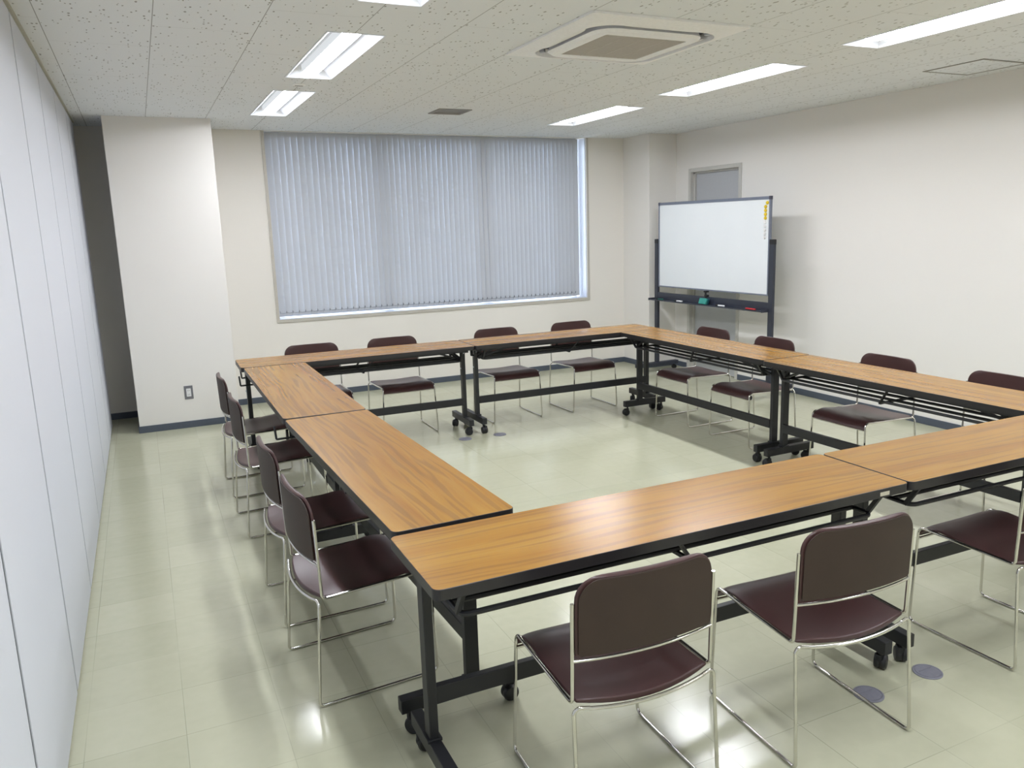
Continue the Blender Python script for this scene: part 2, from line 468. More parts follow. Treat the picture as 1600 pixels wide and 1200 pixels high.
# window
w = struct(bpy.data.objects.new('window_1', None)); col.objects.link(w); w.location = ((WX0+WX1)/2, YB, 0)
hx = (WX1-WX0)/2
m = MB()
m.box((-hx-0.03, -0.012, WZ0-0.03), (-hx, 0.012, HC-0.004), 0.002); m.box((hx, -0.012, WZ0-0.03), (hx+0.03, 0.012, HC-0.004), 0.002)
m.box((-hx, -0.012, WZ0-0.03), (hx, 0.012, WZ0), 0.002)
m.build('window_casing', M['winframe'], w)
m = MB(); m.box((-hx+0.001, 0.013, WZ0-0.002), (hx-0.001, 0.2, WZ0+0.006)); m.build('window_sill', M['sill'], w)
m = MB()
for s in (-1, 1): m.box((s*hx-0.006 if s > 0 else -hx, 0.013, WZ0+0.007), (hx if s > 0 else -hx+0.006, 0.2, HC-0.006))
m.build('window_reveal', M['sill'], w)
nb = 3
for i in range(nb):
    a = -hx+0.03+i*(2*hx-0.06)/nb; b = a+(2*hx-0.06)/nb
    m = MB()
    m.box((a, 0.20, WZ0+0.008), (a+0.045, 0.235, HC-0.006), 0.002); m.box((b-0.045, 0.20, WZ0+0.008), (b, 0.235, HC-0.006), 0.002)
    m.box((a+0.045, 0.20, WZ0+0.008), (b-0.045, 0.235, WZ0+0.05), 0.002); m.box((a+0.045, 0.20, HC-0.05), (b-0.045, 0.235, HC-0.006), 0.002)
    sh = m.build('window_sash', M['alu'], w)
    m = MB(); m.box((a+0.045, 0.215, WZ0+0.05), (b-0.045, 0.221, HC-0.05)); m.build('pane', M['glass'], sh)

# vertical blind
BX0, BX1, BZ0 = 0.6141, 4.0765, 0.8522
bl = thing('vertical_blind', 'wide pale grey vertical blind drawn across the window in the back wall', 'blind', ((BX0+BX1)/2, YB+0.065, BZ0))
m = MB(); m.box((-(BX1-BX0)/2, 0.018, HC-0.05-BZ0), ((BX1-BX0)/2, 0.05, HC-0.008-BZ0), 0.003); m.build('head_rail', M['alu'], bl)
NV = 60; xs = []; x = BX0+0.03
p0, p1 = 0.0625, 0.0515
for i in range(NV):
    xs.append(x); x += p0+(p1-p0)*i/NV
sc = (BX1-0.03-(BX0+0.03))/(xs[-1]-xs[0]); xs = [BX0+0.03+(q-xs[0])*sc for q in xs]
rv = random.Random(3)
hook = []
for i, q in enumerate(xs):
    ang = math.radians((13.0 if i < 12 else 15.5)+rv.uniform(-1.8, 1.8))
    if i > 54: ang = math.radians(12+rv.uniform(-1, 1))
    hwv = 0.0375
    top, bot = [], []
    for z in (0.0, HC-0.01-BZ0):
        rt, rb = [], []
        for k in range(5):
            t = -1+k*0.5; bow = 0.0012*(1-t*t)
            px, py = t*hwv*math.cos(ang)+bow*math.sin(ang), t*hwv*math.sin(ang)-bow*math.cos(ang)
            rt.append((px, py-0.0004, z)); rb.append((px, py+0.0004, z))
        top.append(rt); bot.append(rb)
    m = MB(); m.slab(top, bot)
    # bottom weight pocket
    m.bar((-hwv*0.96*math.cos(ang), -hwv*0.96*math.sin(ang)-0.001, 0.017), (hwv*0.96*math.cos(ang), hwv*0.96*math.sin(ang)-0.001, 0.017), 0.004, 0.03)
    v = m.build('vane', M['vane'], bl); v.location = (q-(BX0+BX1)/2, 0, 0)
    hook.append((q-(BX0+BX1)/2-0.03*math.cos(ang), -0.03*math.sin(ang)-0.006))
pts = []
for i in range(len(hook)-1):
    a, b = hook[i], hook[i+1]
    for k in range(4):
        f = k/4; pts.append((a[0]+(b[0]-a[0])*f, a[1]+(b[1]-a[1])*f-0.004, 0.037-0.008*math.sin(PI*f)))
m = MB(); m.tube(pts, 0.0014, 5); 
for (a, b) in hook: m.box((a-0.002, b-0.006, 0.028), (a+0.002, b-0.001, 0.052))
m.build('bead_chain', M['chain'], bl)
m = MB(); m.tube([((BX1-BX0)/2+0.012, -0.005, HC-0.06-BZ0), ((BX1-BX0)/2+0.014, -0.006, 1.1), ((BX1-BX0)/2+0.012, -0.004, 0.32)], 0.0015, 6)
m.lathe([(0.003, -0.02), (0.006, -0.018), (0.006, 0.018), (0.003, 0.02)], ((BX1-BX0)/2+0.012, -0.004, 0.3)); m.build('pull_cord', M['white'], bl)

# ------------------------------------------------------------------ ceiling lights
def make_light():
    t = thing('ceiling_light', '', 'ceiling light', group='recessed strip lights in the ceiling')
    wx, wy = 0.283, LLEN/KS; t.scale = (KS, KS, KS)
    m = MB()
    o = lambda w_, l_, z: [(-w_/2, -l_/2, z), (w_/2, -l_/2, z), (w_/2, l_/2, z), (-w_/2, l_/2, z)]
    # flange + sloped reflector pan, thin closed shell
    m.loft([o(wx+0.012, wy+0.012, -0.003), o(wx-0.004, wy-0.004, -0.003), o(0.13, wy-0.13, 0.062), o(0.13, wy-0.13, 0.07),
            o(wx-0.004, wy-0.004, 0.004), o(wx+0.012, wy+0.012, 0.0), o(wx+0.012, wy+0.012, -0.003)], cap=False)
    m.prism([(-0.065, -wy/2+0.065), (0.065, -wy/2+0.065), (0.065, wy/2-0.065), (-0.065, wy/2-0.065)], 0.0615, 0.0705)
    m.build('reflector', M['reflector'], t)
    m = MB()
    y0_, y1_ = -wy/2+0.07, wy/2-0.07
    m.box((-0.052, y0_, 0.02), (0.052, y1_, 0.0612)); bar_ = m.build('lamp_bar', M['ledside'], t)
    m = MB(); m.loft([[(-0.048, y0_+0.004, 0.0198), (0.048, y0_+0.004, 0.0198), (0.048, y1_-0.004, 0.0198), (-0.048, y1_-0.004, 0.0198)], [(-0.044, y0_+0.008, 0.0155), (0.044, y0_+0.008, 0.0155), (0.044, y1_-0.008, 0.0155), (-0.044, y1_-0.008, 0.0155)]])
    m.build('diffuser', M['led'], bar_)
    return t
LL = {(0, 0): 'strip light nearest the window in the left row of ceiling lights', (0, 1): 'left row strip light just in front of the one nearest the window',
      (0, 2): 'left row strip light cut off by the top edge of the photo',
      (1, 0): 'strip light nearest the window in the right row of ceiling lights', (1, 1): 'middle strip light of the right row, right of the air conditioner',
      (1, 2): 'long strip light at the top right corner, beside the ceiling hatch'}
L0 = None
for c in (0, 1):
    for r, y0 in enumerate(LYS[c]):
        loc = ((LX[c][0]+LX[c][1])/2, y0+LLEN/2, HC)
        lab = LL.get((c, r), 'strip light behind the viewpoint in the %s row' % ('left' if c == 0 else 'right')+(' over the room end' if r == 4 else ''))
        if L0 is None: L0 = make_light(); L0.location = loc; L0['label'] = lab
        else: dup(L0, loc, 0, lab)

# air conditioner cassette
ac = thing('air_conditioner', 'square white ceiling cassette air conditioner with a grey centre grille', 'air conditioner', ((AC[0]+AC[2])/2, (AC[1]+AC[3])/2, HC))
aw, ah = (AC[2]-AC[0])/KS, (AC[3]-AC[1])/KS; ac.scale = (KS, KS, KS)
def lp(pts, z): return [(x, y, z) for x, y in pts]
m = MB(); n = 8
m.loft([lp(rrect(aw, ah, 0.012, n), -0.001), lp(rrect(aw, ah, 0.012, n), -0.012), lp(rrect(0.77, 0.79, 0.14, n), -0.03), lp(rrect(0.75, 0.77, 0.14, n), -0.03),
        lp(rrect(0.73, 0.75, 0.13, n), 0.03), lp(rrect(0.79, 0.81, 0.13, n), 0.03), lp(rrect(aw, ah, 0.012, n), -0.001)], cap=False, smooth=False)
m.build('panel_frame', M['acwhite'], ac)
m = MB(); m.prism(rrect(0.725, 0.745, 0.12, n), 0.012, 0.03); m.build('air_slot', M['acdark'], ac)
m = MB(); g = 0.47
m.loft([lp(rrect(0.60, 0.62, 0.09, n), 0.011), lp(rrect(0.635, 0.655, 0.11, n), -0.028), lp(rrect(0.60, 0.62, 0.10, n), -0.04), lp(rrect(g+0.01, g+0.01, 0.01, n), -0.04), lp(rrect(g+0.01, g+0.01, 0.01, n), -0.033)], cap=True)
m.build('centre_panel', M['acwhite'], ac)
m = MB(); m.box((-g/2, -g/2, -0.039), (g/2, g/2, -0.0335))
for i in range(44):
    y = -g/2+0.01+i*(g-0.02)/43; m.box((-g/2, y-0.0022, -0.0405), (g/2, y+0.0022, -0.039))
for x in (-0.12, 0.0, 0.12): m.box((x-0.003, -g/2, -0.0408), (x+0.003, g/2, -0.039))
m.build('grille', M['acgrille'], ac)
for k in range(4):
    m = MB()
    half = 0.358 if k % 2 == 0 else 0.348
    pr = [(-0.235, 0.004), (-0.20, -0.010), (-0.15, -0.014), (0.15, -0.014), (0.20, -0.010), (0.235, 0.004), (0.22, 0.014), (-0.22, 0.014)]
    m.loft([[(x, half+y, -0.022+(y+0.021)*0.1) for x, y in pr], [(x, half+y, -0.018+(y+0.021)*0.1) for x, y in pr]])
    f = m.build('louver', M['acwhite'], ac); f.rotation_euler = (0, 0, k*PI/2)
for k in range(4):
    m = MB(); a = PI/4+k*PI/2; m.bar((0.455*math.cos(a), 0.455*math.sin(a), -0.004), (0.43*math.cos(a), 0.43*math.sin(a), -0.004), 0.03, 0.03); m.build('corner_bridge', M['alu'], ac)

# vent, hatch, sensor
vt = thing('ceiling_vent', 'small square grey exhaust vent in the ceiling in front of the window', 'vent', ((VENT[0]+VENT[2])/2, (VENT[1]+VENT[3])/2, HC))
s = (VENT[2]-VENT[0])/2
m = MB(); o = lambda q, z: [(-q, -q, z), (q, -q, z), (q, q, z), (-q, q, z)]
m.loft([o(s, 0.0), o(s, -0.007), o(s-0.018, -0.009), o(s-0.03, 0.01), o(s-0.02, 0.012), o(s, 0.0)], cap=False); m.build('vent_frame', M['ventgrey'], vt)
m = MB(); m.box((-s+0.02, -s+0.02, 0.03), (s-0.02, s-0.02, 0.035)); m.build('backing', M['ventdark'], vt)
for i in range(9):
    y = -s+0.045+i*(2*s-0.09)/8
    m = MB(); m.bar((-s+0.026, y, 0.008), (s-0.026, y, 0.008), 0.016, 0.002)
    q = m.build('slat', M['ventgrey'], vt)
ht = thing('ceiling_hatch', 'square inspection hatch outlined in grey, in the ceiling near the right wall', 'hatch', (4.642, 1.9641, HC))
m = MB(); m.loft([o(0.228, -0.0005), o(0.228, -0.004), o(0.210, -0.004), o(0.210, -0.0005), o(0.228, -0.0005)], cap=False); m.build('hatch_frame', M['hatch'], ht)
m = MB(); m.box((-0.206, -0.206, -0.003), (0.206, 0.206, -0.0002)); m.build('hatch_panel', M['ceil'], ht)
sn = thing('ceiling_sensor', 'tiny flat round plate on the ceiling between the two left strip lights', 'sensor', (0.4809, 3.8572, HC))
m = MB(); m.lathe([(0.045, 0), (0.045, -0.004), (0.038, -0.008)], n=28); m.build('plate', M['acwhite'], sn)
m = MB(); m.bar((-0.026, 0, -0.009), (0.026, 0, -0.009), 0.012, 0.003); m.build('slit', M['ventgrey'], sn)

# wall outlet on the left column
ot = thing('wall_outlet', 'grey double socket plate low on the left column', 'outlet', (-0.3427, PY, 0.3174))
m = MB(); m.box((-0.036, -0.007, -0.06), (0.036, -0.0005, 0.06), 0.002); m.build('plate', M['outlet'], ot)
m = MB(); m.box((-0.019, -0.010, -0.036), (0.019, -0.0072, 0.036), 0.002); ins = m.build('socket', M['white'], ot)
m = MB()
for z in (-0.018, 0.018):
    for x in (-0.006, 0.006): m.box((x-0.0016, -0.0104, z-0.005), (x+0.0016, -0.0101, z+0.005))
m.build('slots', M['ventgrey'], ins)

# ------------------------------------------------------------------ flip-top tables
ZTOP = 0.74
PV = W/2-0.167       # post offset towards the ring's inside
def make_table(lever):
    t = thing('folding_table', '', 'table', group='folding tables set in a square ring')
    # top: wood laminate face, black edge
    m = MB(); poly = rrect(1.797, W-0.003, 0.024, 6)
    m.mat(M['edge'])
    m.loft([lp(poly, ZTOP-0.032), lp(rrect(1.797, W-0.003, 0.024, 6), ZTOP-0.0015), lp(rrect(1.794, W-0.006, 0.0225, 6), ZTOP)], smooth=False)
    for f in m.bm.faces:
        if len(f.verts) > 4 and f.calc_center_median().z > ZTOP-0.001: m.mats.append(M['wood']) if M['wood'] not in m.mats else None; f.material_index = m.mats.index(M['wood'])
    m.build('tabletop', None, t)
    m = MB()
    for y in (-W/2+0.045, W/2-0.045): m.box((-0.84, y-0.012, ZTOP-0.05), (0.84, y+0.012, ZTOP-0.032), 0.002)
    for x in (-0.84, 0.84, -0.4, 0.4): m.box((x-0.012, -W/2+0.057, ZTOP-0.048), (x+0.012, W/2-0.057, ZTOP-0.032), 0.002)
    m.build('top_frame', M['steel'], t)
    zr = 0.614
    m = MB()
    lo, hi = -W/2+0.075, W/2-0.085
    m.tube([(x, y, zr) for x, y in rrect(1.60, hi-lo, 0.03, 4, 0, (lo+hi)/2)], 0.0088, 8, closed=True)
    for y in (-W/2+0.165, W/2-0.17): m.tube([(-0.80, y, zr), (0.80, y, zr)], 0.0088, 8)
    m.build('shelf_rods', M['steel'], t)
    m = MB(); m.bar((0.0, -W/2+0.07, zr-0.012), (0.0, W/2-0.08, zr-0.012), 0.014, 0.012)
    for s_ in (-1, 1): m.bar((0.0, s_*(W/2-0.08), zr-0.012), (-0.075, s_*(W/2-0.05), ZTOP-0.046), 0.014, 0.008)
    m.build('shelf_bracket', M['steel'], t)
    for s_ in (-1, 1):
        px = s_*0.845
        m = MB(); m.box((px-0.015, PV-0.025, 0.10), (px+0.015, PV+0.025, ZTOP-0.036), 0.003)
        lg = m.build('leg', M['steel'], t)
        m = MB(); m.lathe([(0.006, 0), (0.0075, 0.002), (0.005, 0.006)], (px, PV+0.0255, ZTOP-0.07), 'y', 12)
        m.lathe([(0.006, 0), (0.0075, 0.002), (0.005, 0.006)], (px+0.0155, PV, 0.54), 'x', 12)
        m.build('bolt', M['alu'], lg)
        # tilt bracket: two struts from the post up to the frame
        m = MB(); q = px-s_*0.016
        m.bar((q, PV+0.03, 0.615), (q-s_*0.11, PV+0.10, ZTOP-0.042), 0.012, 0.018); m.bar((q, PV+0.03, 0.618), (q-s_*0.22, PV+0.11, ZTOP-0.045), 0.012, 0.014)
        m.bar((q, PV-0.03, 0.615), (q-s_*0.11, PV-0.10, ZTOP-0.042), 0.012, 0.018)
        m.bar((px, -W/2+0.06, ZTOP-0.045), (px, W/2-0.06, ZTOP-0.045), 0.03, 0.024)
        m.bar((px-s_*0.042, -W/2+0.10, 0.612), (px-s_*0.042, -W/2+0.045, ZTOP-0.045), 0.014, 0.016)
        m.bar((px-s_*0.042, W/2-0.10, 0.612), (px-s_*0.042, W/2-0.05, ZTOP-0.045), 0.014, 0.016)
        m.build('tilt_bracket', M['steel'], t)
        m = MB()
        if lever == 'v': pts = [(px, PV-0.02, 0.625), (px, -W/2-0.035, 0.625), (px-s_*0.006, -W/2-0.04, 0.695)]
        else: pts = [(px, PV+0.0, 0.64), (px+s_*0.040, PV+0.01, 0.64), (px+s_*0.045, PV+0.015, ZTOP-0.038)]
        if s_ > 0 or lever == 'v': m.tube(fillet(pts, 0.006, 3), 0.006, 8); m.build('tilt_lever', M['steel'], t)
        else: m.bm.free()
        m = MB(); m.box((px-0.02, -0.215, 0.078), (px+0.02, 0.213, 0.13), 0.003)
        m.box((px-0.024, PV-0.03, 0.126), (px+0.024, PV+0.03, 0.137), 0.002)
        ft = m.build('foot', M['steel'], t)
        for e in (-1, 1):
            y = e*0.18; a = 0.5*e*s_+0.75+0.3*s_; R = Matrix.Rotation(a, 3, 'Z')
            m = MB(); m.lathe([(0.009, 0.055), (0.009, 0.08)], (px, y, 0), 'z', 12)
            off = R @ Vector((0.016, 0, 0)); c = Vector((px, y, 0))+off
            for k in (-1, 1):
                ax = R @ Vector((0, 1, 0)); cc = c+ax*k*0.0117+Vector((0, 0, 0.03))
                prof = [(0.012, -0.0115), (0.026, -0.0115), (0.0295, -0.007), (0.03, 0.003), (0.025, 0.0105), (0.012, 0.0118)]
                if k < 0: prof = [(r_, -h_) for r_, h_ in reversed(prof)]
                b0 = len(m.bm.verts); m.lathe(prof, (0, 0, 0), 'y', 20); m.bm.verts.ensure_lookup_table()
                for v in m.bm.verts[b0:]: v.co = R @ v.co+cc
            # hood over the twin wheels
            m.box(c+Vector((-0.03, -0.012, 0.036)), c+Vector((0.014, 0.012, 0.066)), 0.006, R)
            m.build('caster', M['rubber'], ft)
    m = MB(); m.box((-0.832, PV+0.004, 0.231), (0.832, PV+0.03, 0.29), 0.003); m.build('stretcher', M['steel'], t)
    return t
def place(origin, th, inward):
    """origin, axis angle and which side of the axis lies inside the ring"""
    x, y = origin; c, s_ = math.cos(th), math.sin(th)
    loc = (x+0.9*c-W/2*s_, y+0.9*s_+W/2*c, 0)
    return loc, th if inward else th+PI
TABS = [((0, 0), 0.0, True, 'near table at the bottom centre, with two chairs along its outer side'),
        ((1.8027, -0.0029), -0.0061, True, 'table running off the right edge, right of the near table'),
        ((0.4573, 0.4734), 1.5981, False, 'left side table nearer the viewer, meeting the near table at a corner'),
        ((0.4071, 2.2823), 1.5674, False, 'left side table farther back, ending at the back left corner of the ring'),
        ((-0.0403, 4.1004), -0.0105, False, 'left one of the two tables under the window'),
        ((1.7646, 4.083), -0.0042, False, 'right one of the two tables under the window, at the back right corner'),
        ((3.5711, 2.275), 1.5768, True, 'right side table standing in front of the whiteboard'),
        ((3.5847, 0.470), 1.5868, True, 'right side table nearer the viewer, in front of the bare right wall')]
T0 = make_table('u'); tabs = []
for i, (og, th, inw, lab) in enumerate(TABS):
    loc, rz = place(og, th, inw)
    if i == 0: T0.location = loc; T0.rotation_euler = (0, 0, rz); T0['label'] = lab; tabs.append(T0)
    elif i == 3:
        t = make_table('v'); t.location = loc; t.rotation_euler = (0, 0, rz); t['label'] = lab; tabs.append(t)
    else: tabs.append(dup(T0, loc, rz, lab))
m = MB(); m.box((0.75, -W/2+0.0002, ZTOP-0.026), (0.795, -W/2+0.0016, ZTOP-0.012)); st = m.build('name_sticker', M['sticker'], T0); st['label'] = 'small beige sticker on the black table edge'

# ------------------------------------------------------------------ chairs
R_T = 0.0058
def pad_y(x, z):      # back pad mid surface, +y front
    k = (z-0.41)/0.29
    return -0.193-0.009*k-0.028*(1-(x/0.222)**2)
def make_chair():
    t = thing('stacking_chair', '', 'chair', group='brown stacking chairs around the table ring')
    hw_, SE = 0.216, 0.217
    # seat
    prof = [(-0.192, 0.411), (-0.178, 0.409), (-0.15, 0.408), (-0.10, 0.407), (-0.04, 0.409), (0.03, 0.414), (0.08, 0.420), (0.12, 0.424), (0.15, 0.423), (0.178, 0.417), (0.2, 0.406), (0.216, 0.392), (0.226, 0.375)]
    nx = 13; top, bot = [], []
    for i, (y, z) in enumerate(prof):
        f = 1-i/(len(prof)-1)
        rt, rb = [], []
        a = prof[max(i-1, 0)]; b = prof[min(i+1, len(prof)-1)]
        ty, tz = b[0]-a[0], b[1]-a[1]; L = math.hypot(ty, tz); ny, nz = -tz/L, ty/L
        for j in range(nx):
            x = -SE+0.002+2*(SE-0.002)*j/(nx-1); u = 1-(x/SE)**2
            yy = y-0.034*u*max(0, f-0.45)/0.55; zz = z-(0.017*f+0.002)*u
            th = 0.014
            e = 1-abs(x/SE)**6
            rt.append((x, yy+ny*th*(0.35+0.65*e), zz+nz*th*(0.35+0.65*e))); rb.append((x, yy-ny*0.004, zz-nz*0.004))
        top.append(rt); bot.append(rb)
    m = MB(); m.slab(top, bot); se = bevel_mod(m.build('seat', M['vinyl'], t, sharp=0.9), 0.004, 2, 0.9)
    # backrest pad
    z0, z1, r = 0.545, 0.773, 0.068; PW = 0.2185; nz_ = 16
    fr, bk, pn, pb = [], [], [], []
    rows = [z0, z0+0.008]+[z0+0.008+(z1-r-z0-0.008)*k/6 for k in range(1, 7)]+[z1-r+r*math.sin(PI/2*k/8) for k in range(1, 9)]
    for z in rows:
        hwz = PW
        if z > z1-r: hwz = PW-r+math.sqrt(max(0, r*r-(z-(z1-r))**2))
        if z < z0+0.007: hwz = PW-0.008
        edge_f = 0.45 if (z == rows[0] or z == rows[-1]) else 1.0
        f_, b_, p_, q_ = [], [], [], []
        for j in range(nx):
            x = -hwz+2*hwz*j/(nx-1); y = pad_y(x, z); e = edge_f*(1-0.6*abs(2*j/(nx-1)-1)**8)
            f_.append((x, y+0.013*e, z+0.002)); b_.append((x, y-0.006*e, z))
            g_ = 0.972; p_.append((x*g_, pad_y(x*g_, z)-0.0062, z0+0.004+(z-z0)*0.965)); q_.append((x*g_, pad_y(x*g_, z)-0.0095*(0.9 if edge_f < 1 else 1), z0+0.004+(z-z0)*0.965))
        fr.append(f_); bk.append(b_); pn.append(p_); pb.append(q_)
    m = MB(); m.slab(fr, bk); br = bevel_mod(m.build('backrest', M['vinyl'], t, sharp=0.9), 0.003, 2, 0.9)
    m = MB(); m.slab(pn, pb); bp = m.build('back_panel', M['shell'], br, sharp=0.9); bp['label'] = 'matte brown rear face of the backrest'
    # chrome rod frame
    for s_ in (-1, 1):
        zf = R_T
        A = Vector((s_*0.2335, -0.234, zf)); B = Vector((s_*0.2335, 0.223, zf)); Cc = Vector((s_*hw_, 0.219, 0.417)); D = Vector((s_*0.2255, -0.193, 0.408))
        up = Vector((s_*0.2255, -0.202, 0.703)); RT = Vector((s_*0.229, -0.206, 0.403))
        dA = (B-A).normalized(); dS = (D-Cc).normalized()
        m = MB(); m.tube(fillet([B-dA*0.06, B, Cc, Cc+dS*0.06], [0.022, 0.028]), R_T, 10); m.build('leg', M['chrome'], t)
        m = MB(); m.tube(fillet([A+dA*0.06, A, RT, RT+Vector((-s_*0.045, -0.010, -0.006))], [0.016, 0.02]), R_T, 10); m.build('leg', M['chrome'], t)
        m = MB(); m.tube([A+dA*0.058, B-dA*0.058], R_T, 10); m.build('runner', M['chrome'], t)
        m = MB(); m.tube([Cc+dS*0.058, D-dS*0.03], R_T, 10); m.build('side_rail', M['chrome'], t)
        m = MB(); m.tube(fillet([D-dS*0.032, D, up], [0.016]), R_T, 10); m.build('upright', M['chrome'], t)
    rail = []
    for k in range(13):
        x = -0.186+0.372*k/12; u = 1-(x/0.231)**2
        rail.append((x, -0.203-0.034*u, 0.400-0.012*u))
    m = MB(); m.tube(rail, R_T, 10); m.build('rear_rail', M['chrome'], t)
    m = MB(); m.tube([(-0.219, 0.214, 0.370), (0.219, 0.214, 0.370)], R_T*0.9, 10); m.build('front_rail', M['chrome'], t)
    m = MB(); m.tube([(x, pad_y(x, 0.535)-0.002, 0.535) for x in [-0.224+0.448*k/12 for k in range(13)]], R_T*0.85, 10); m.build('back_rail', M['chrome'], t)
    return t
CH = [(0.552, 0.022, -0.030, 'chair at the bottom centre, back to the viewer, left one at the near table'),
      (1.305, -0.027, -0.064, 'chair at the right end of the near table, back to the viewer, beside floor lids'),
      (2.396, 0.03, 0.017, 'chair half cut off by the right edge, pushed under the table at lower right'),
      (3.177, 0.03, 0.0, 'chair almost out of the frame at the right edge, only a foot showing'),
      (0.0226, 1.0457, -1.5024, 'front chair of the left row, nearest to the near table'),
      (0.018, 1.712, -PI/2+0.037, 'second chair from the front in the left row'),
      (0.004, 2.8715, -PI/2+0.03, 'third chair from the front in the left row'),
      (0.005, 3.652, -PI/2+0.01, 'farthest chair of the left row, nearest to the wall column'),
      (0.59, 4.587, PI, 'chair under the left end of the window, its seat hidden by the left table'),
      (1.272, 4.583, PI, 'second chair from the left under the window'),
      (2.25, 4.587, PI+0.02, 'third chair from the left under the window, right of the table joint'),
      (3.03, 4.588, PI+0.03, 'rightmost chair under the window, by the back right corner of the ring'),
      (3.56, 3.6, PI/2, 'chair in front of the grey door, behind the table by the whiteboard'),
      (3.553, 2.845, PI/2, 'chair below the right end of the whiteboard'),
      (3.555, 1.783, PI/2, 'chair on the right side, in front of bare wall, seat fully visible under the table'),
      (3.555, 0.985, PI/2, 'right side chair whose back is cut by the right edge of the photo')]
C0 = None
for (x, y, rz, lab) in CH:
    if C0 is None: C0 = make_chair(); C0.location = (x, y, 0); C0.rotation_euler = (0, 0, rz); C0['label'] = lab
    else: dup(C0, (x, y, 0), rz, lab)

# ------------------------------------------------------------------ floor lids
def make_lid():
    m = MB(); m.lathe([(0.053, 0.0003), (0.053, 0.003), (0.05, 0.0045), (0.046, 0.0048), (0.0455, 0.0038), (0.044, 0.0038), (0.0435, 0.0052), (0.02, 0.0058), (0.0, 0.006)], n=40)
    m.bar((-0.03, 0.012, 0.0062), (0.03, 0.012, 0.0062), 0.004, 0.0012)
    return m.build('floor_outlet', M['metal'])
FL = [(1.614, 4.019, 'round metal floor lid left of its twin, under the back table joint'), (1.912, 4.001, 'round metal floor lid right of its twin, near the back table joint'),
      (1.58, -0.058, 'round metal floor lid crossed by the runner of a near chair'), (1.887, -0.057, 'round metal floor lid right of the near table casters')]
F0 = None
for x, y, lab in FL:
    if F0 is None: F0 = make_lid(); f = F0
    else: f = F0.copy(); col.objects.link(f)
    f.location = (x, y, 0); tag(f, lab, 'floor outlet', 'round floor outlet lids')

# ------------------------------------------------------------------ whiteboard
KW = 1.0222
WBX, WBY, WBR = 4.666, 4.812, math.atan2(-0.9993, 0.0379)
wb = thing('whiteboard', 'large white rolling whiteboard on a dark stand by the right wall', 'whiteboard', (WBX, WBY, 0), WBR); wb.scale = (KW, KW, KW)
bw, b0, b1 = 0.831, 0.947, 1.847
m = MB(); m.box((-bw+0.012, -0.006, b0+0.012), (bw-0.012, 0.012, b1-0.014)); m.build('board_panel', M['board'], wb)
m = MB()
m.box((-bw, -0.011, b1-0.028), (bw, 0.016, b1), 0.002); m.box((-bw, -0.009, b0), (bw, 0.016, b0+0.014), 0.002)
for s_ in (-1, 1): m.box((min(s_*bw, s_*(bw-0.016)), -0.011, b0+0.014), (max(s_*bw, s_*(bw-0.016)), 0.016, b1-0.028), 0.002)
m.build('board_frame', M['wbframe'], wb)
for s_ in (-1, 1):
    m = MB(); m.box((min(s_*(bw+0.002), s_*(bw-0.02)), -0.013, b1-0.03), (max(s_*(bw+0.002), s_*(bw-0.02)), 0.018, b1+0.002), 0.003); m.build('corner_cap', M['wbcap'], wb)
    px = s_*0.866
    m = MB(); m.box((px-0.027, -0.016, 0.09), (px+0.027, 0.016, 1.455), 0.004); po = m.build('post', M['wbpost'], wb)
    m = MB(); m.box((px-0.029, -0.018, 1.415), (px+0.029, 0.018, 1.462), 0.006); m.build('post_cap', M['steel'], po)
    m = MB(); m.lathe([(0.012, 0), (0.016, 0.004), (0.016, 0.012), (0.012, 0.014)], (s_*0.838, 0.02, 1.397), 'y', 16); m.box((s_*0.838-0.03, 0.005, 1.387), (s_*0.838+0.03, 0.02, 1.407)); m.build('pivot', M['wbcap'], wb)
    m = MB(); m.box((px-0.03, -0.28, 0.055), (px+0.03, 0.28, 0.1), 0.006); ft = m.build('foot', M['wbpost'], wb)
    for e in (-1, 1):
        m = MB(); m.lathe([(0.008, 0.04), (0.008, 0.057)], (px, e*0.24, 0), 'z', 12); m.lathe([(0.012, -0.02), (0.022, -0.02), (0.025, -0.012), (0.025, 0.012), (0.022, 0.02), (0.012, 0.02)], (px, e*0.24, 0.025), 'x', 20)
        m.build('caster', M['rubber'], ft)
m = MB(); m.box((-0.839, -0.012, 0.818), (0.839, 0.012, 0.886), 0.003); m.build('cross_beam', M['wbpost'], wb)
m = MB()
m.box((-0.885, -0.1, 0.804), (0.85, -0.018, 0.809)); m.box((-0.885, -0.104, 0.804), (0.85, -0.099, 0.816)); m.box((-0.885, -0.02, 0.804), (0.85, -0.0165, 0.83))
m.box((-0.889, -0.104, 0.800), (-0.884, -0.018, 0.825)); m.box((0.848, -0.104, 0.800), (0.853, -0.018, 0.825))
m.build('pen_tray', M['wbpost'], wb)
m = MB(); m.box((-0.05, -0.02, 0.886), (-0.012, 0.014, 0.905), 0.003); m.box((-0.044, -0.022, 0.86), (-0.018, -0.012, 0.944), 0.004); m.box((-0.05, -0.03, 0.93), (-0.015, 0.014, 0.947), 0.003); m.build('board_lock', M['steel'], wb)
RW = Matrix.Rotation(WBR, 3, 'Z')
def wbp(x, y, z): v = RW @ Vector((x, y, z))*KW; return (WBX+v.x, WBY+v.y, v.z)
mg = MB(); mg.lathe([(0.016, 0), (0.016, -0.004), (0.013, -0.009), (0.006, -0.010)], n=20, axis='y'); MG = None
order = ['topmost', 'second', 'third', 'fourth', 'lowest']
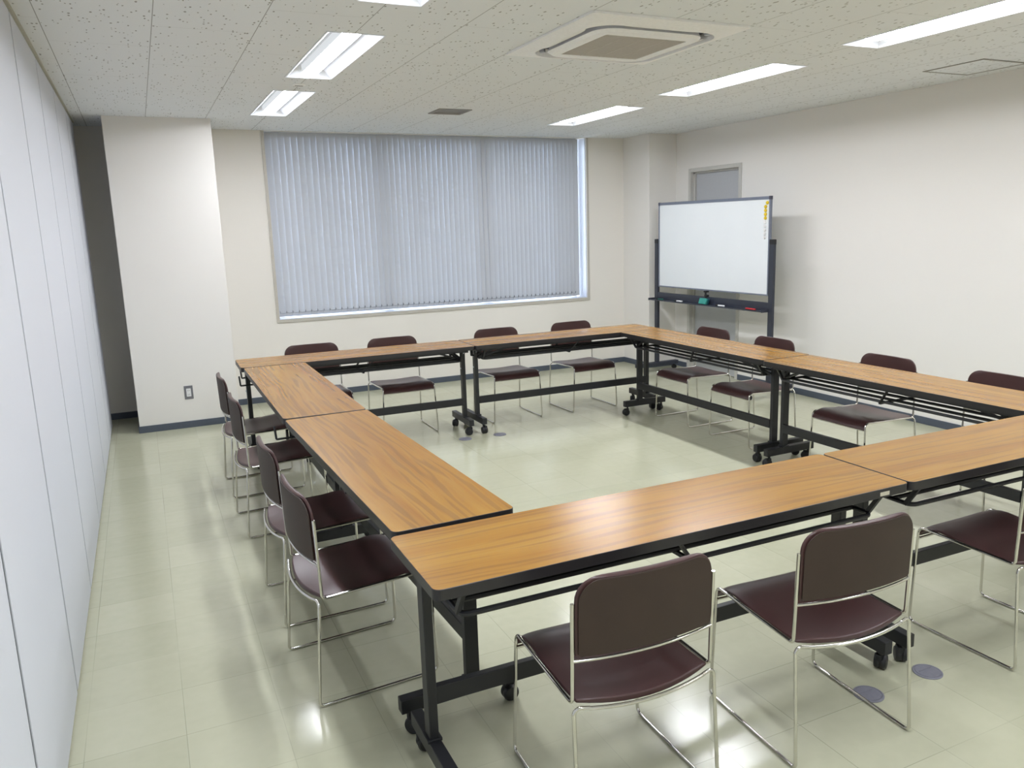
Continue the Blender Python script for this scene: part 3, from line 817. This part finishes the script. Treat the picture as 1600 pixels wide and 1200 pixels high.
for c, mat_, zs, x in (('yellow', 'yellow', 1.789, 0.772), ('white', 'white', 1.616, 0.768)):
    src = None
    for k in range(5):
        if src is None:
            mm = MB(); mm.lathe([(0.0165, -0.0002), (0.0165, -0.005), (0.0135, -0.011), (0.006, -0.0125)], n=20, axis='y'); o_ = src = mm.build('magnet', M[mat_])
        else: o_ = src.copy(); col.objects.link(o_)
        o_.location = wbp(x+(0.02 if (k == 0 and c == 'yellow') else 0), -0.006, zs-0.034*k); o_.rotation_euler = (0, 0, WBR)
        tag(o_, '%s round %s magnet in the column along the right edge of the whiteboard' % (order[k] if k in (0, 4) else order[k]+' from top', c), 'magnet', c+' magnets on the whiteboard')
mg.bm.free()
er = thing('board_eraser', 'teal whiteboard eraser leaning in the middle of the pen tray', 'eraser', wbp(-0.005, -0.064, 0.8096), WBR)
Rx = Matrix.Rotation(-0.35, 3, 'X')
m = MB(); m.box((-0.055, -0.016, 0.006), (0.055, 0.004, 0.068), 0.003, Rx); m.build('felt', M['teal'], er)
m = MB(); m.box((-0.057, 0.0105, 0.001), (0.057, 0.026, 0.066), 0.004, Rx); m.build('holder', M['tealdark'], er)
def marker(x, body, cap, name, lab):
    t = thing('marker', lab, 'marker', wbp(x, -0.055, 0.8092), WBR, 'markers on the whiteboard tray')
    m = MB(); m.lathe([(0.006, -0.03), (0.0085, -0.028), (0.0085, 0.062), (0.006, 0.065)], (0, 0, 0.0086), 'x', 14); m.build('barrel', M[body], t)
    m = MB(); m.lathe([(0.006, -0.066), (0.009, -0.064), (0.0092, -0.03), (0.0088, -0.0295)], (0, 0, 0.0092), 'x', 14); m.build('cap', M[cap], t)
marker(-0.745, 'green', 'black', 'm', 'dark green marker at the left end of the whiteboard tray')
marker(-0.42, 'white', 'black', 'm', 'white barrelled marker on the tray left of the eraser')
marker(0.235, 'white', 'black', 'm', 'white barrelled marker on the tray right of the eraser')
marker(0.66, 'red', 'red', 'm', 'red marker at the right end of the whiteboard tray')

# ------------------------------------------------------------------ daylight, camera, view
wd = bpy.data.worlds.new('World'); scn.world = wd; wd.use_nodes = True
bg = wd.node_tree.nodes['Background']; bg.inputs[0].default_value = (0.80, 0.87, 1.0, 1); bg.inputs[1].default_value = 4.5

cam = bpy.data.cameras.new('Camera'); co = bpy.data.objects.new('Camera', cam); col.objects.link(co)
yaw, pitch, roll = 0.4427, 0.1940, -0.0286
cy_, sy_ = math.cos(yaw), math.sin(yaw)
fwd = Vector((sy_*math.cos(pitch), cy_*math.cos(pitch), -math.sin(pitch)))
rt = Vector((cy_, -sy_, 0)); up = rt.cross(fwd)
r2 = math.cos(roll)*rt+math.sin(roll)*up; u2 = -math.sin(roll)*rt+math.cos(roll)*up
R = Matrix((r2, u2, -fwd)).transposed().to_4x4()
co.matrix_world = Matrix.Translation((-0.6057, -1.9031, 1.6841)) @ R
cam.sensor_width = 36; cam.lens = 1254.2*36/1600
cam.shift_x = (800-826.89)/1600; cam.shift_y = (598.74-600)/1600
cam.clip_start = 0.05; cam.clip_end = 60
scn.camera = co
cy = scn.cycles; cy.caustics_reflective = False; cy.caustics_refractive = False; cy.sample_clamp_indirect = 4.0
vs = scn.view_settings
vs.view_transform = 'Standard'; vs.look = 'None'; vs.gamma = 1; vs.use_curve_mapping = False; vs.exposure = 1.54
